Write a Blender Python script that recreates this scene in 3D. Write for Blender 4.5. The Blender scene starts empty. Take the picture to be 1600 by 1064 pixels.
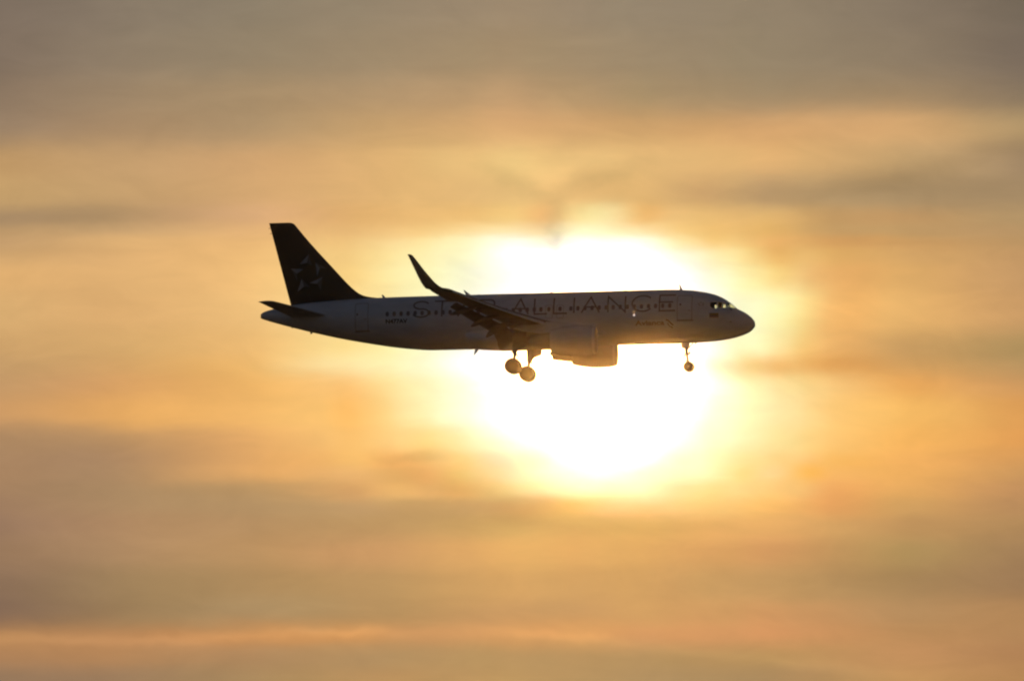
import bpy, bmesh, math, random
from mathutils import Matrix, Vector

# ------------------------------------------------------------------ scene, camera, sun, sky
scn = bpy.context.scene
COL = scn.collection
R = math.radians
FPX, IW, IH = 20375.0, 1600.0, 1064.0          # focal length and frame in photo pixels
CAM_ELEV = 4.3
CAM = Vector((0, 0, 1.7))
cd = bpy.data.cameras.new('camera')
cam = bpy.data.objects.new('camera', cd); COL.objects.link(cam)
cd.sensor_width = 36.0
cd.lens = 36.0 * FPX / IW
cd.clip_start = 0.5; cd.clip_end = 60000
cam.location = CAM; cam.rotation_euler = (R(90 + CAM_ELEV), 0, 0)
scn.camera = cam

SUN_ELEV, SUN_AZ = 4.10, 0.40                  # degrees above the horizon / right of straight ahead
sl = bpy.data.lights.new('sun', 'SUN'); sl.energy = 0.0175; sl.angle = R(0.85); sl.color = (1.0, 0.50, 0.13)
sun = bpy.data.objects.new('sun', sl); COL.objects.link(sun)
sdir = Vector((math.sin(R(SUN_AZ)) * math.cos(R(SUN_ELEV)), math.cos(R(SUN_AZ)) * math.cos(R(SUN_ELEV)), math.sin(R(SUN_ELEV))))
sun.rotation_euler = sdir.to_track_quat('Z', 'Y').to_euler()
sun.location = sdir * 500

vs = scn.view_settings
vs.view_transform = 'Standard'; vs.look = 'None'; vs.exposure = 0.0; vs.gamma = 1.0; vs.use_curve_mapping = False
scn.cycles.volume_bounces = 2; scn.cycles.max_bounces = 8
scn.cycles.use_denoising = True
scn.cycles.sample_clamp_indirect = 8.0
scn.cycles.filter_width = 2.2

# ---- sky: a table of the sunset cloud colours by direction, sampled rows (elevation) x columns (azimuth)
W = (278, 276, 276)
XS = [0, 200, 400, 500, 560, 620, 680, 740, 800, 850, 900, 950, 1000, 1050, 1100, 1150, 1200, 1250, 1300, 1400, 1500, 1600]
ROWS = {
0:{0:(126,112,98),200:(137,123,105),400:(143,129,108),600:(150,133,110),800:(157,137,112),1000:(150,134,112),1200:(146,130,108),1400:(135,120,102),1600:(118,105,90)},
90:{0:(131,114,98),200:(143,126,105),400:(150,132,107),600:(160,139,110),800:(166,142,110),1000:(158,138,110),1200:(150,133,108),1400:(142,125,103),1600:(124,109,94)},
150:{0:(142,121,100),200:(158,134,106),400:(168,142,108),600:(180,150,112),800:(192,156,114),1000:(172,145,108),1200:(165,140,107),1400:(165,138,104),1600:(142,122,98)},
200:{0:(158,132,105),200:(170,140,106),400:(178,148,110),600:(200,162,112),800:(218,173,118),1000:(205,163,110),1200:(212,165,112),1400:(212,168,115),1600:(180,150,108)},
250:{0:(190,152,105),200:(196,158,112),400:(208,165,115),600:(222,178,118),800:(238,198,130),1000:(228,185,122),1200:(225,178,118),1400:(192,158,110),1600:(165,138,105)},
300:{0:(195,158,108),200:(198,160,112),400:(212,168,116),600:(225,180,118),800:(230,190,125),1000:(225,182,118),1100:(205,165,112),1200:(185,152,108),1400:(168,140,102),1600:(165,138,103)},
340:{0:(172,141,104),200:(185,150,108),400:(218,172,122),560:(225,178,115),700:(240,195,125),800:(245,205,135),860:(230,188,128),900:(250,225,160),950:(252,228,165),1000:(245,200,132),1100:(235,190,120),1200:(225,180,112),1300:(195,155,102),1400:(192,152,102),1600:(180,148,105)},
360:{0:(188,152,108),200:(205,165,115),400:(225,178,120),560:(235,190,125),700:(250,215,145),780:(255,235,180),850:(250,230,178),900:(255,255,215),980:(255,250,200),1050:(250,215,145),1100:(240,195,120),1200:(228,180,108),1300:(200,158,102),1600:(185,149,104)},
380:{0:(200,160,112),200:(222,176,118),400:(230,182,120),560:(240,198,130),700:(255,238,175),760:(255,255,215),800:(255,255,235),850:(255,252,225),900:(255,255,250),1000:(255,255,245),1050:(255,245,190),1100:(245,205,130),1200:(235,185,112),1300:(215,165,100),1600:(190,150,102)},
400:{0:(210,167,113),200:(224,177,118),400:(235,187,122),560:(243,205,135),650:(255,235,165),750:(255,255,215),800:W,1000:W,1050:(255,255,235),1100:(255,240,185),1150:(250,220,145),1200:(240,195,120),1300:(225,175,105),1600:(195,152,103)},
430:{0:(222,175,115),200:(225,178,118),400:(240,192,125),560:(250,215,140),620:(255,240,175),700:(255,255,205),760:(255,255,240),820:W,1060:W,1100:(255,255,235),1150:(255,250,195),1200:(252,225,150),1280:(235,180,110),1400:(222,172,105),1600:(200,155,105)},
490:{0:(215,172,115),200:(222,175,115),400:(240,195,128),560:(253,222,152),650:(255,245,185),720:(255,255,230),780:W,1100:W,1140:(255,255,225),1200:(255,250,190),1250:(255,225,150),1300:(245,190,115),1400:(232,180,110),1600:(205,158,105)},
540:{0:(205,162,108),200:(215,170,110),400:(238,190,120),560:(252,225,150),620:(255,245,180),700:(255,255,225),780:W,1090:W,1130:(255,255,220),1200:(255,240,175),1250:(248,205,130),1300:(235,180,108),1400:(205,160,100),1600:(178,145,95)},
572:{0:(198,156,106),200:(214,165,105),400:(235,185,112),560:(254,238,178),650:(255,255,205),700:(255,255,240),740:W,1080:W,1100:(255,255,228),1140:(252,220,150),1200:(245,200,125),1300:(228,170,98),1400:(215,162,96),1600:(190,150,98)},
600:{0:(198,154,105),200:(218,164,102),400:(238,182,106),560:(252,200,125),600:(253,220,150),650:(255,240,175),700:(255,255,215),750:(255,255,245),790:W,1080:W,1120:(255,255,225),1160:(255,250,190),1220:(252,225,155),1280:(250,205,130),1400:(236,175,98),1600:(208,155,97)},
640:{0:(205,155,102),200:(228,170,100),400:(242,185,108),560:(252,198,115),600:(253,215,140),660:(255,242,175),700:(255,255,210),760:(255,255,240),800:W,1070:W,1110:(255,255,230),1150:(255,255,200),1200:(255,240,175),1300:(253,205,125),1400:(248,190,105),1600:(222,160,90)},
690:{0:(170,134,98),200:(182,141,98),400:(225,170,105),560:(250,195,115),620:(252,208,130),680:(254,222,145),720:(255,240,165),760:(255,250,200),820:(255,255,240),860:W,1040:W,1080:(255,255,230),1120:(255,255,200),1170:(254,242,175),1220:(254,225,150),1300:(252,200,118),1400:(248,185,100),1600:(225,160,90)},
715:{0:(166,131,97),200:(174,136,98),400:(222,167,103),560:(245,188,110),620:(238,180,106),660:(240,185,108),720:(252,210,138),780:(255,240,175),830:(255,255,215),880:(255,255,250),940:W,1000:W,1050:(255,255,225),1100:(255,255,200),1150:(253,238,165),1220:(254,212,135),1300:(250,190,105),1400:(244,180,99),1600:(216,157,93)},
740:{0:(164,129,96),200:(172,136,98),400:(215,163,102),560:(232,178,110),620:(228,174,104),680:(238,182,108),740:(250,205,130),800:(255,240,175),850:(255,255,210),900:(255,255,240),960:(255,255,248),1020:(255,255,215),1100:(255,252,185),1150:(253,230,150),1200:(254,215,140),1250:(253,195,110),1300:(248,183,102),1400:(238,176,98),1600:(205,152,95)},
765:{0:(160,126,95),200:(168,135,98),400:(185,147,100),560:(215,165,105),640:(236,182,110),700:(225,172,105),760:(240,190,115),820:(254,222,150),880:(255,252,185),920:(255,255,200),1000:(255,255,195),1060:(254,240,165),1100:(254,228,148),1200:(254,205,125),1300:(238,172,100),1400:(228,170,98),1600:(195,145,95)},
790:{0:(156,123,95),200:(169,135,98),400:(178,143,100),560:(195,155,105),660:(200,158,102),760:(210,165,105),830:(222,172,105),900:(250,198,118),960:(253,215,140),1020:(254,215,140),1100:(254,205,125),1200:(250,190,110),1300:(228,165,98),1400:(210,160,97),1600:(186,141,94)},
820:{0:(152,120,94),200:(172,135,98),400:(180,142,98),600:(192,151,100),800:(214,169,102),1000:(230,179,105),1200:(232,175,105),1400:(195,150,95),1600:(178,138,92)},
860:{0:(152,120,92),200:(172,136,98),400:(186,145,98),600:(205,155,102),800:(235,178,105),1000:(228,172,102),1200:(210,155,98),1400:(180,145,92),1600:(165,130,90)},
910:{0:(140,112,88),200:(160,130,92),400:(175,140,95),600:(190,150,98),800:(215,165,102),1000:(212,162,100),1200:(195,152,98),1400:(170,135,90),1600:(160,125,88)},
960:{0:(142,111,86),200:(160,128,90),400:(178,142,98),600:(185,145,95),800:(205,155,100),1000:(212,160,100),1200:(208,152,98),1400:(185,142,95),1600:(178,135,90)},
990:{0:(186,137,91),200:(188,138,91),400:(202,147,93),550:(212,154,95),620:(204,151,97),700:(205,152,98),800:(218,160,100),900:(224,164,101),1000:(214,156,100),1200:(212,152,98),1400:(190,142,93),1600:(180,135,90)},
1022:{0:(175,130,90),200:(180,135,92),400:(178,138,95),600:(182,145,98),800:(190,150,98),1000:(188,148,98),1200:(190,148,95),1400:(195,145,95),1600:(178,132,88)},
1064:{0:(155,122,92),200:(162,128,94),400:(172,138,95),600:(185,145,96),800:(188,150,98),1000:(180,145,98),1200:(175,140,95),1400:(195,148,95),1600:(182,135,88)},
}
def lin(c):
    return tuple((v / 255 / 12.92) if v / 255 <= 0.04045 else ((v / 255 + 0.055) / 1.055) ** 2.4 for v in c)
def table():
    T = []
    for y in sorted(ROWS):
        r = ROWS[y]; ks = sorted(r); out = []
        for x in XS:
            for a, b in zip(ks, ks[1:]):
                if a <= x <= b:
                    f = (x - a) / (b - a); break
            ca, cb = lin(r[a]), lin(r[b])
            c = [ca[i] * (1 - f) + cb[i] * f for i in range(3)]
            out.append(c)
        T.append(out)
    return sorted(ROWS), T
SKY_GAIN = {}          # per-cell corrections for light the haze takes and adds
#GAIN0
SKY_GAIN = {(0,0):(0.99,0.98,0.99),(0,200):(0.94,0.94,0.96),(0,400):(0.95,0.96,0.98),(0,500):(0.99,1,1.01),(0,560):(0.95,0.97,0.98),(0,620):(0.99,1,1.01),(0,680):(0.99,1,1.01),(0,740):(0.99,1,1.01),(0,800):(0.98,0.99,1),(0,850):(0.97,0.98,0.99),(0,900):(0.97,0.98,1),(0,950):(0.96,0.98,0.99),(0,1000):(0.98,0.99,1),(0,1050):(0.98,0.99,1),(0,1100):(0.98,0.99,1),(0,1150):(0.97,0.98,0.98),(0,1200):(0.97,0.98,0.99),(0,1250):(0.98,0.99,0.99),(0,1300):(0.97,0.98,0.98),(0,1400):(0.95,0.96,0.97),(0,1500):(0.97,0.97,0.98),(0,1600):(0.98,1,1.01),(90,0):(0.96,0.97,0.98),(90,200):(1,1.01,1.02),(90,400):(0.99,1.01,1.02),(90,500):(0.99,1,1.01),(90,560):(1.01,1.02,1.03),(90,620):(1.01,1.02,1.03),(90,680):(0.99,1,1.01),(90,740):(1,1.02,1.02),(90,800):(1,1.01,1.02),(90,850):(0.98,1,1),(90,900):(0.99,1,1.01),(90,950):(0.99,1,1.01),(90,1000):(0.99,1,1.01),(90,1050):(0.98,0.99,1),(90,1100):(0.98,0.99,1),(90,1150):(0.97,0.99,0.99),(90,1200):(0.99,1,1.01),(90,1250):(0.99,1,1.01),(90,1300):(0.96,0.97,0.98),(90,1400):(0.99,1,1.01),(90,1500):(1,1.01,1.02),(90,1600):(0.96,0.97,1),(150,0):(0.96,0.96,0.96),(150,200):(1.06,1.06,1.04),(150,400):(1.02,1.01,1),(150,500):(0.99,0.98,0.98),(150,560):(0.97,0.96,0.96),(150,620):(0.98,0.97,0.97),(150,680):(0.97,0.97,0.98),(150,740):(0.93,0.94,0.96),(150,800):(1.02,1.02,1.03),(150,850):(0.97,0.97,0.98),(150,900):(0.99,1,0.99),(150,950):(0.98,0.99,1),(150,1000):(0.97,1,0.99),(150,1050):(0.95,0.97,0.99),(150,1100):(0.93,0.96,0.98),(150,1150):(0.94,0.97,1),(150,1200):(0.95,0.99,1.02),(150,1250):(0.92,0.95,0.98),(150,1300):(0.93,0.96,0.99),(150,1400):(0.91,0.93,0.95),(150,1500):(0.99,1,1),(150,1600):(0.95,0.97,0.98),(200,0):(0.97,1,1.05),(200,200):(0.98,0.98,0.99),(200,400):(0.96,0.98,1.01),(200,500):(1.02,1.03,1.05),(200,560):(1.03,1.03,1.04),(200,620):(1,1,1.01),(200,680):(1,0.99,1),(200,740):(0.98,0.96,0.97),(200,800):(0.96,0.92,0.95),(200,850):(0.98,0.94,0.96),(200,900):(0.98,0.95,0.97),(200,950):(0.96,0.93,0.93),(200,1000):(0.97,0.94,0.94),(200,1050):(1.01,0.98,0.97),(200,1100):(1.03,1,0.98),(200,1150):(0.98,0.95,0.94),(200,1200):(1,0.98,0.97),(200,1250):(1,0.98,0.97),(200,1300):(1.03,1.01,1.01),(200,1400):(1.1,1.07,1.06),(200,1500):(1.03,1.02,0.99),(200,1600):(1.05,1.06,1.03),(250,0):(1.02,1.01,0.98),(250,200):(1.05,1.05,1.05),(250,400):(1.02,1.01,1.01),(250,500):(1.01,1,1.01),(250,560):(1.02,1.02,1.03),(250,620):(1.01,1.01,1.01),(250,680):(1,1.02,1.02),(250,740):(1.05,1.06,1.06),(250,800):(0.98,1.02,1.02),(250,850):(1.01,1.03,1.03),(250,900):(0.95,0.97,0.98),(250,950):(1.02,1.05,1.06),(250,1000):(1.03,1.05,1.06),(250,1050):(1.01,1.03,1.04),(250,1100):(1.01,1.03,1.03),(250,1150):(1,1.02,1.01),(250,1200):(1.01,1.01,1),(250,1250):(1,1.01,1),(250,1300):(1.01,1.01,1.01),(250,1400):(1.04,1.04,1.05),(250,1500):(1.18,1.19,1.21),(250,1600):(0.93,0.94,0.98),(300,0):(1.01,1.02,1.01),(300,200):(1.01,1.01,1.01),(300,400):(1.01,1.01,1.01),(300,500):(1,1,1.01),(300,560):(0.98,0.98,0.99),(300,620):(0.98,0.99,0.99),(300,680):(0.98,0.98,0.99),(300,740):(0.98,0.98,1),(300,800):(1.03,1.03,1.04),(300,850):(1.17,1.16,1.17),(300,900):(1.09,1.07,1.08),(300,950):(0.94,0.93,0.93),(300,1000):(0.98,0.98,0.99),(300,1050):(0.98,0.98,1),(300,1100):(1.02,1.01,1.03),(300,1150):(1.07,1.08,1.09),(300,1200):(1.09,1.1,1.14),(300,1250):(1.13,1.15,1.18),(300,1300):(1.13,1.16,1.19),(300,1400):(1.06,1.08,1.1),(300,1500):(0.96,0.97,0.98),(300,1600):(0.99,1,1),(340,0):(0.85,0.87,0.94),(340,200):(0.85,0.86,0.89),(340,400):(1.03,1.02,1.07),(340,500):(1.02,1,1.03),(340,560):(1.03,1.01,0.99),(340,620):(1.01,0.99,0.97),(340,680):(0.98,0.96,0.93),(340,740):(1,0.96,0.88),(340,800):(1.04,1.02,0.92),(340,850):(1.08,0.97,0.88),(340,900):(1.02,1.05,0.97),(340,950):(1,1.03,1.01),(340,1000):(0.99,0.91,0.78),(340,1050):(1.01,1.01,1.01),(340,1100):(1.04,1.06,1.06),(340,1150):(1.07,1.07,1.07),(340,1200):(1.09,1.1,1.09),(340,1250):(1.14,1.13,1.12),(340,1300):(1.08,1.06,1.04),(340,1400):(1.06,1.03,1.01),(340,1500):(1.06,1.05,1.03),(340,1600):(1.03,1.04,1.03),(360,0):(1.01,1,0.96),(360,200):(1.02,1.03,1.05),(360,1200):(0.98,0.97,0.92),(360,1250):(0.96,0.97,0.99),(360,1300):(1,1.04,1.1),(360,1400):(0.95,1,1.05),(360,1500):(1.01,1.02,1.05),(360,1600):(0.99,0.98,0.98),(380,0):(0.92,0.93,0.96),(380,200):(1.01,1.02,1.03),(380,1200):(1,0.95,0.97),(380,1250):(0.99,0.95,0.96),(380,1300):(1.01,0.95,0.97),(380,1400):(0.97,0.94,0.94),(380,1500):(0.99,0.98,0.98),(380,1600):(0.95,0.98,0.99),(400,0):(0.94,0.95,0.98),(400,200):(0.95,0.95,0.96),(400,1200):(0.87,0.74,0.63),(400,1250):(0.99,1,0.99),(400,1300):(0.97,0.99,0.97),(400,1400):(0.95,0.96,1.02),(400,1500):(0.98,0.99,1),(400,1600):(1.01,1.01,1.01),(430,0):(1.04,1.03,1.02),(430,200):(0.99,0.99,0.99),(430,1200):(1,0.97,0.91),(430,1250):(0.96,0.92,0.92),(430,1300):(1,0.97,0.96),(430,1400):(1.01,1.01,1.02),(430,1500):(1.01,1.01,1.02),(430,1600):(0.94,0.95,0.96),(490,0):(1.03,1.03,1.02),(490,200):(1.01,1.01,1.02),(490,1200):(1,1.05,1.17),(490,1250):(1,1.14,1.22),(490,1300):(1,1.01,1.03),(490,1400):(1.03,1.04,1.04),(490,1500):(1.01,1.01,1.01),(490,1600):(0.99,0.99,1),(540,0):(0.98,0.98,0.98),(540,200):(1.01,1.02,1.02),(540,1200):(1,1.1,1.24),(540,1250):(0.96,1.04,1.1),(540,1300):(0.98,1,1.03),(540,1400):(0.94,0.94,0.97),(540,1500):(0.94,0.95,0.96),(540,1600):(0.93,0.97,0.97),(572,0):(0.92,0.94,0.95),(572,200):(0.99,1.01,1.02),(572,1200):(1,0.77,0.55),(572,1250):(0.97,0.84,0.72),(572,1300):(0.89,0.78,0.65),(572,1400):(0.97,0.96,0.96),(572,1500):(0.95,0.97,0.99),(572,1600):(0.94,0.98,1.02),(600,0):(0.99,1,1.03),(600,200):(0.95,0.94,0.99),(600,1200):(1,0.99,1.02),(600,1250):(0.98,1.02,1.03),(600,1300):(1.02,1.03,1.08),(600,1400):(1,0.97,0.97),(600,1500):(0.98,0.97,1.01),(600,1600):(0.96,0.97,1.01),(640,0):(1.03,1.03,1.03),(640,200):(0.98,0.98,0.98),(640,400):(1,1,1.01),(640,500):(1.02,1.03,1.05),(640,560):(1,0.95,0.92),(640,620):(1,0.99,1),(640,680):(1,0.97,1.01),(640,740):(1,1,1.03),(640,1100):(1,1,0.86),(640,1200):(1,0.97,1),(640,1250):(1,0.97,0.99),(640,1300):(1.03,1.02,1.03),(640,1400):(1.03,1.04,1.05),(640,1500):(0.98,0.99,0.99),(640,1600):(0.97,0.95,0.94),(690,0):(0.94,0.95,0.96),(690,200):(0.99,1,1.01),(690,400):(0.98,0.97,0.99),(690,500):(0.99,1,1.02),(690,560):(0.98,0.99,1),(690,620):(1,1.01,1.05),(690,680):(1,0.97,0.93),(690,740):(1,0.9,0.92),(690,800):(1,1,0.94),(690,850):(1,1,0.8),(690,1050):(1,1,0.89),(690,1100):(1,1,1.02),(690,1150):(1,0.98,1.12),(690,1200):(1,1.04,1.1),(690,1250):(1,1.03,1.05),(690,1300):(1,1.02,1.07),(690,1400):(1.01,1.02,1.03),(690,1500):(0.98,0.99,0.98),(690,1600):(1.04,1.02,0.99),(715,0):(1.02,1.02,1.04),(715,200):(0.97,0.98,1.02),(715,400):(0.98,0.97,0.98),(715,500):(0.96,0.93,0.91),(715,560):(0.99,1,0.96),(715,620):(1.07,0.97,0.9),(715,680):(0.93,0.9,0.89),(715,740):(1,0.85,0.75),(715,800):(1,0.73,0.85),(715,850):(1,1,0.67),(715,1000):(1,1,1.03),(715,1050):(1,1,0.89),(715,1100):(1,1,0.99),(715,1150):(1,0.94,0.88),(715,1200):(1,0.93,0.86),(715,1250):(1,0.93,0.95),(715,1300):(1.01,0.96,0.84),(715,1400):(1,0.99,1),(715,1500):(1,0.99,1.01),(715,1600):(0.95,0.97,1.01),(740,0):(1.02,1.02,1.02),(740,200):(1.04,1.04,1.04),(740,400):(1.12,1.09,1.05),(740,500):(1.04,1.04,1.05),(740,560):(1,1.01,1.04),(740,620):(0.92,0.92,0.93),(740,680):(0.94,0.9,0.92),(740,740):(0.85,0.92,0.88),(740,800):(1,0.86,1),(740,850):(1,1,1.04),(740,900):(1,1,0.84),(740,950):(1,1,0.88),(740,1000):(1,1,0.87),(740,1050):(1,1,1.03),(740,1100):(1,1,1.13),(740,1150):(1,0.95,0.91),(740,1200):(1,1.01,1.12),(740,1250):(1.02,0.95,0.7),(740,1300):(1.02,1.05,1.07),(740,1400):(1.01,1.01,1),(740,1500):(1.07,1.06,1.03),(740,1600):(0.99,1.01,1),(765,0):(0.96,0.97,0.97),(765,200):(0.96,0.97,0.97),(765,400):(0.99,0.99,0.98),(765,500):(1.04,1.02,1),(765,560):(1.01,0.98,0.96),(765,620):(1.06,1.08,1.06),(765,680):(0.98,0.99,1.01),(765,740):(0.97,0.95,0.92),(765,800):(0.89,1.02,1.06),(765,850):(1,1.03,1.19),(765,900):(1,1.11,1.28),(765,950):(1,1,1.06),(765,1000):(1,1,1.12),(765,1050):(1,0.86,0.94),(765,1100):(1,0.92,0.93),(765,1150):(1,1.01,1.09),(765,1200):(1,1,1.04),(765,1250):(1.02,1.07,1.14),(765,1300):(1.04,1.02,1.05),(765,1400):(1.09,1.07,1.06),(765,1500):(1.08,1.07,1.04),(765,1600):(1.06,1.06,1.07),(790,0):(0.94,0.94,0.94),(790,200):(0.99,1.01,1.02),(790,400):(0.98,1,1.02),(790,500):(0.95,0.98,1.02),(790,560):(0.97,1,1.06),(790,620):(0.91,0.93,0.97),(790,680):(0.89,0.92,0.97),(790,740):(0.89,0.92,1),(790,800):(0.86,0.84,0.87),(790,850):(0.86,0.87,0.86),(790,900):(0.88,0.92,0.87),(790,950):(1,0.94,1.08),(790,1000):(1,0.89,0.95),(790,1050):(1,0.96,1.02),(790,1100):(1,1.02,1.05),(790,1150):(1.02,1.06,1.07),(790,1200):(1.05,1.07,1.02),(790,1250):(1.04,1.04,1.01),(790,1300):(1.04,0.99,0.97),(790,1400):(1.02,1.02,1.01),(790,1500):(1.09,1.08,1.07),(790,1600):(1,1,1.02),(820,0):(0.97,0.98,1.02),(820,200):(0.96,0.96,0.97),(820,400):(0.97,0.98,1.01),(820,500):(0.97,1,1.01),(820,560):(0.96,0.99,0.99),(820,620):(0.96,0.99,1),(820,680):(0.93,0.97,1),(820,740):(0.94,0.98,1),(820,800):(0.9,0.95,0.98),(820,850):(0.89,0.94,0.97),(820,900):(0.85,0.91,0.92),(820,950):(0.84,0.89,0.89),(820,1000):(0.85,0.89,0.89),(820,1050):(0.85,0.87,0.87),(820,1100):(0.93,0.92,0.93),(820,1150):(0.97,0.97,0.98),(820,1200):(1.02,1.03,1.03),(820,1250):(1.03,1.03,1.05),(820,1300):(1,1.02,1.04),(820,1400):(1.01,1,1.02),(820,1500):(1.02,1.02,1.02),(820,1600):(1.01,1.02,1),(860,0):(0.99,1,0.99),(860,200):(1.01,1.01,1.03),(860,400):(0.99,0.99,1),(860,500):(0.98,0.97,0.99),(860,560):(0.96,0.95,0.97),(860,620):(0.97,0.97,0.99),(860,680):(0.95,0.96,0.98),(860,740):(0.93,0.94,0.97),(860,800):(0.93,0.96,0.99),(860,850):(0.92,0.96,0.98),(860,900):(0.91,0.93,0.97),(860,950):(0.89,0.93,0.96),(860,1000):(0.91,0.94,0.97),(860,1050):(0.95,0.97,1),(860,1100):(0.99,0.99,1.01),(860,1150):(1,1,0.99),(860,1200):(1.01,0.99,1),(860,1250):(0.98,0.97,0.98),(860,1300):(0.97,0.98,0.99),(860,1400):(0.94,0.97,0.97),(860,1500):(0.98,0.99,0.99),(860,1600):(0.91,0.91,0.94),(910,0):(0.98,0.99,1),(910,200):(0.99,1,1),(910,400):(0.94,0.95,0.95),(910,500):(0.94,0.95,0.95),(910,560):(0.97,0.98,1),(910,620):(0.96,0.98,1),(910,680):(0.97,0.98,0.99),(910,740):(0.98,0.99,1),(910,800):(0.97,0.98,1),(910,850):(0.94,0.96,0.99),(910,900):(0.92,0.94,0.97),(910,950):(0.92,0.94,0.96),(910,1000):(0.91,0.93,0.95),(910,1050):(0.93,0.94,0.97),(910,1100):(0.94,0.97,0.99),(910,1150):(0.97,0.99,1.01),(910,1200):(0.97,0.99,1),(910,1250):(0.98,1,1.01),(910,1300):(0.98,1,1.02),(910,1400):(0.98,0.99,1.01),(910,1500):(1,1.01,1.03),(910,1600):(0.95,0.96,0.98),(960,0):(0.82,0.87,0.98),(960,200):(0.94,0.98,1.01),(960,400):(0.91,0.99,1.06),(960,500):(0.91,0.99,1.06),(960,560):(0.91,0.95,0.99),(960,620):(0.88,0.92,0.95),(960,680):(0.92,0.95,0.97),(960,740):(0.92,0.94,0.97),(960,800):(0.91,0.94,0.97),(960,850):(0.89,0.94,0.99),(960,900):(0.91,0.95,1.01),(960,950):(0.97,1,1.04),(960,1000):(0.99,1.02,1.03),(960,1050):(1,1.03,1.04),(960,1100):(1.03,1.05,1.06),(960,1150):(0.97,1,1),(960,1200):(1.01,1.01,1.02),(960,1250):(1.01,1.01,1.03),(960,1300):(1.01,1.01,1.03),(960,1400):(1.01,1.03,1.06),(960,1500):(1.03,1.03,1.03),(960,1600):(1.02,1.02,1.01),(990,0):(1.02,1.01,0.92),(990,200):(1.01,0.96,0.92),(990,400):(1.03,0.94,0.83),(990,500):(1.01,0.93,0.84),(990,560):(1.07,0.99,0.9),(990,620):(1.09,1.02,0.98),(990,680):(1.07,1.01,1),(990,740):(1.06,1.01,1),(990,800):(1.01,0.97,0.94),(990,850):(0.99,0.93,0.9),(990,900):(1,0.96,0.93),(990,950):(1.08,1.03,0.99),(990,1000):(1.08,1.02,1.04),(990,1050):(1.11,1.05,1.07),(990,1100):(1.09,1.04,1.07),(990,1150):(1.05,1.01,1.04),(990,1200):(1.05,0.99,1.02),(990,1250):(1.02,0.98,1),(990,1300):(1,0.97,0.98),(990,1400):(0.94,0.94,0.93),(990,1500):(1.01,1.01,1.01),(990,1600):(1.03,1.05,1.06),(1022,0):(0.99,0.99,0.97),(1022,200):(1,0.99,0.97),(1022,400):(0.97,0.99,1.03),(1022,500):(0.95,0.98,1.01),(1022,560):(0.92,0.96,1.01),(1022,620):(0.93,0.97,1.01),(1022,680):(0.95,0.98,1.01),(1022,740):(0.92,0.97,0.99),(1022,800):(0.92,0.96,1),(1022,850):(0.89,0.94,0.98),(1022,900):(0.94,0.98,1.01),(1022,950):(0.9,0.95,0.97),(1022,1000):(0.92,0.97,0.99),(1022,1050):(0.89,0.94,0.94),(1022,1100):(0.9,0.93,0.93),(1022,1150):(0.9,0.93,0.93),(1022,1200):(0.9,0.93,0.92),(1022,1250):(0.98,1,0.99),(1022,1300):(0.97,0.97,0.97),(1022,1400):(1,0.99,1.01),(1022,1500):(0.97,0.97,0.99),(1022,1600):(1,0.99,1.01),(1064,0):(0.91,0.97,1.03),(1064,200):(0.93,0.97,1.02),(1064,400):(0.97,0.99,1),(1064,500):(0.96,0.97,0.95),(1064,560):(1,0.99,0.98),(1064,620):(1.01,0.99,0.97),(1064,680):(0.94,0.94,0.94),(1064,740):(1.01,1,1),(1064,800):(1.02,1.02,1.01),(1064,850):(1.01,1.01,1.02),(1064,900):(0.98,0.99,1),(1064,950):(0.96,0.97,0.99),(1064,1000):(0.96,0.98,1.01),(1064,1050):(0.96,0.99,1.04),(1064,1100):(0.94,0.97,1.01),(1064,1150):(0.95,0.98,1.02),(1064,1200):(0.95,0.98,1.03),(1064,1250):(0.94,0.95,0.99),(1064,1300):(0.96,0.98,1),(1064,1400):(1,1.01,1.01),(1064,1500):(1.01,1.01,1.01),(1064,1600):(0.99,1.01,1)}
#GAIN1

world = bpy.data.worlds.new('World'); scn.world = world; world.use_nodes = True
nt = world.node_tree; nt.nodes.clear()
def N(t, **k):
    n = nt.nodes.new(t)
    for a, b in k.items(): setattr(n, a, b)
    return n
def put(s, v):
    if isinstance(v, bpy.types.NodeSocket): nt.links.new(v, s)
    else: s.default_value = v
def M(op, a, b=None, c=None, clamp=False):
    n = N('ShaderNodeMath', operation=op); n.use_clamp = clamp
    put(n.inputs[0], a)
    if b is not None: put(n.inputs[1], b)
    if c is not None: put(n.inputs[2], c)
    return n.outputs[0]
def V(op, a, b=None, scale=None):
    n = N('ShaderNodeVectorMath', operation=op)
    put(n.inputs[0], a)
    if b is not None: put(n.inputs[1], b)
    if scale is not None: put(n.inputs['Scale'], scale)
    return n.outputs['Value'] if op in ('DOT_PRODUCT', 'LENGTH') else n.outputs['Vector']
def smooth(v, a, b, c=0.0, d=1.0):
    n = N('ShaderNodeMapRange', interpolation_type='SMOOTHSTEP')
    put(n.inputs[0], v); n.inputs[1].default_value = a; n.inputs[2].default_value = b
    n.inputs[3].default_value = c; n.inputs[4].default_value = d
    return n.outputs[0]

ce = R(CAM_ELEV)
rt = (1, 0, 0); fw = (0, math.cos(ce), math.sin(ce)); up = (0, -math.sin(ce), math.cos(ce))
dirv = V('NORMALIZE', N('ShaderNodeTexCoord').outputs['Generated'])
df = M('MAXIMUM', V('DOT_PRODUCT', dirv, fw), 0.05)
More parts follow.
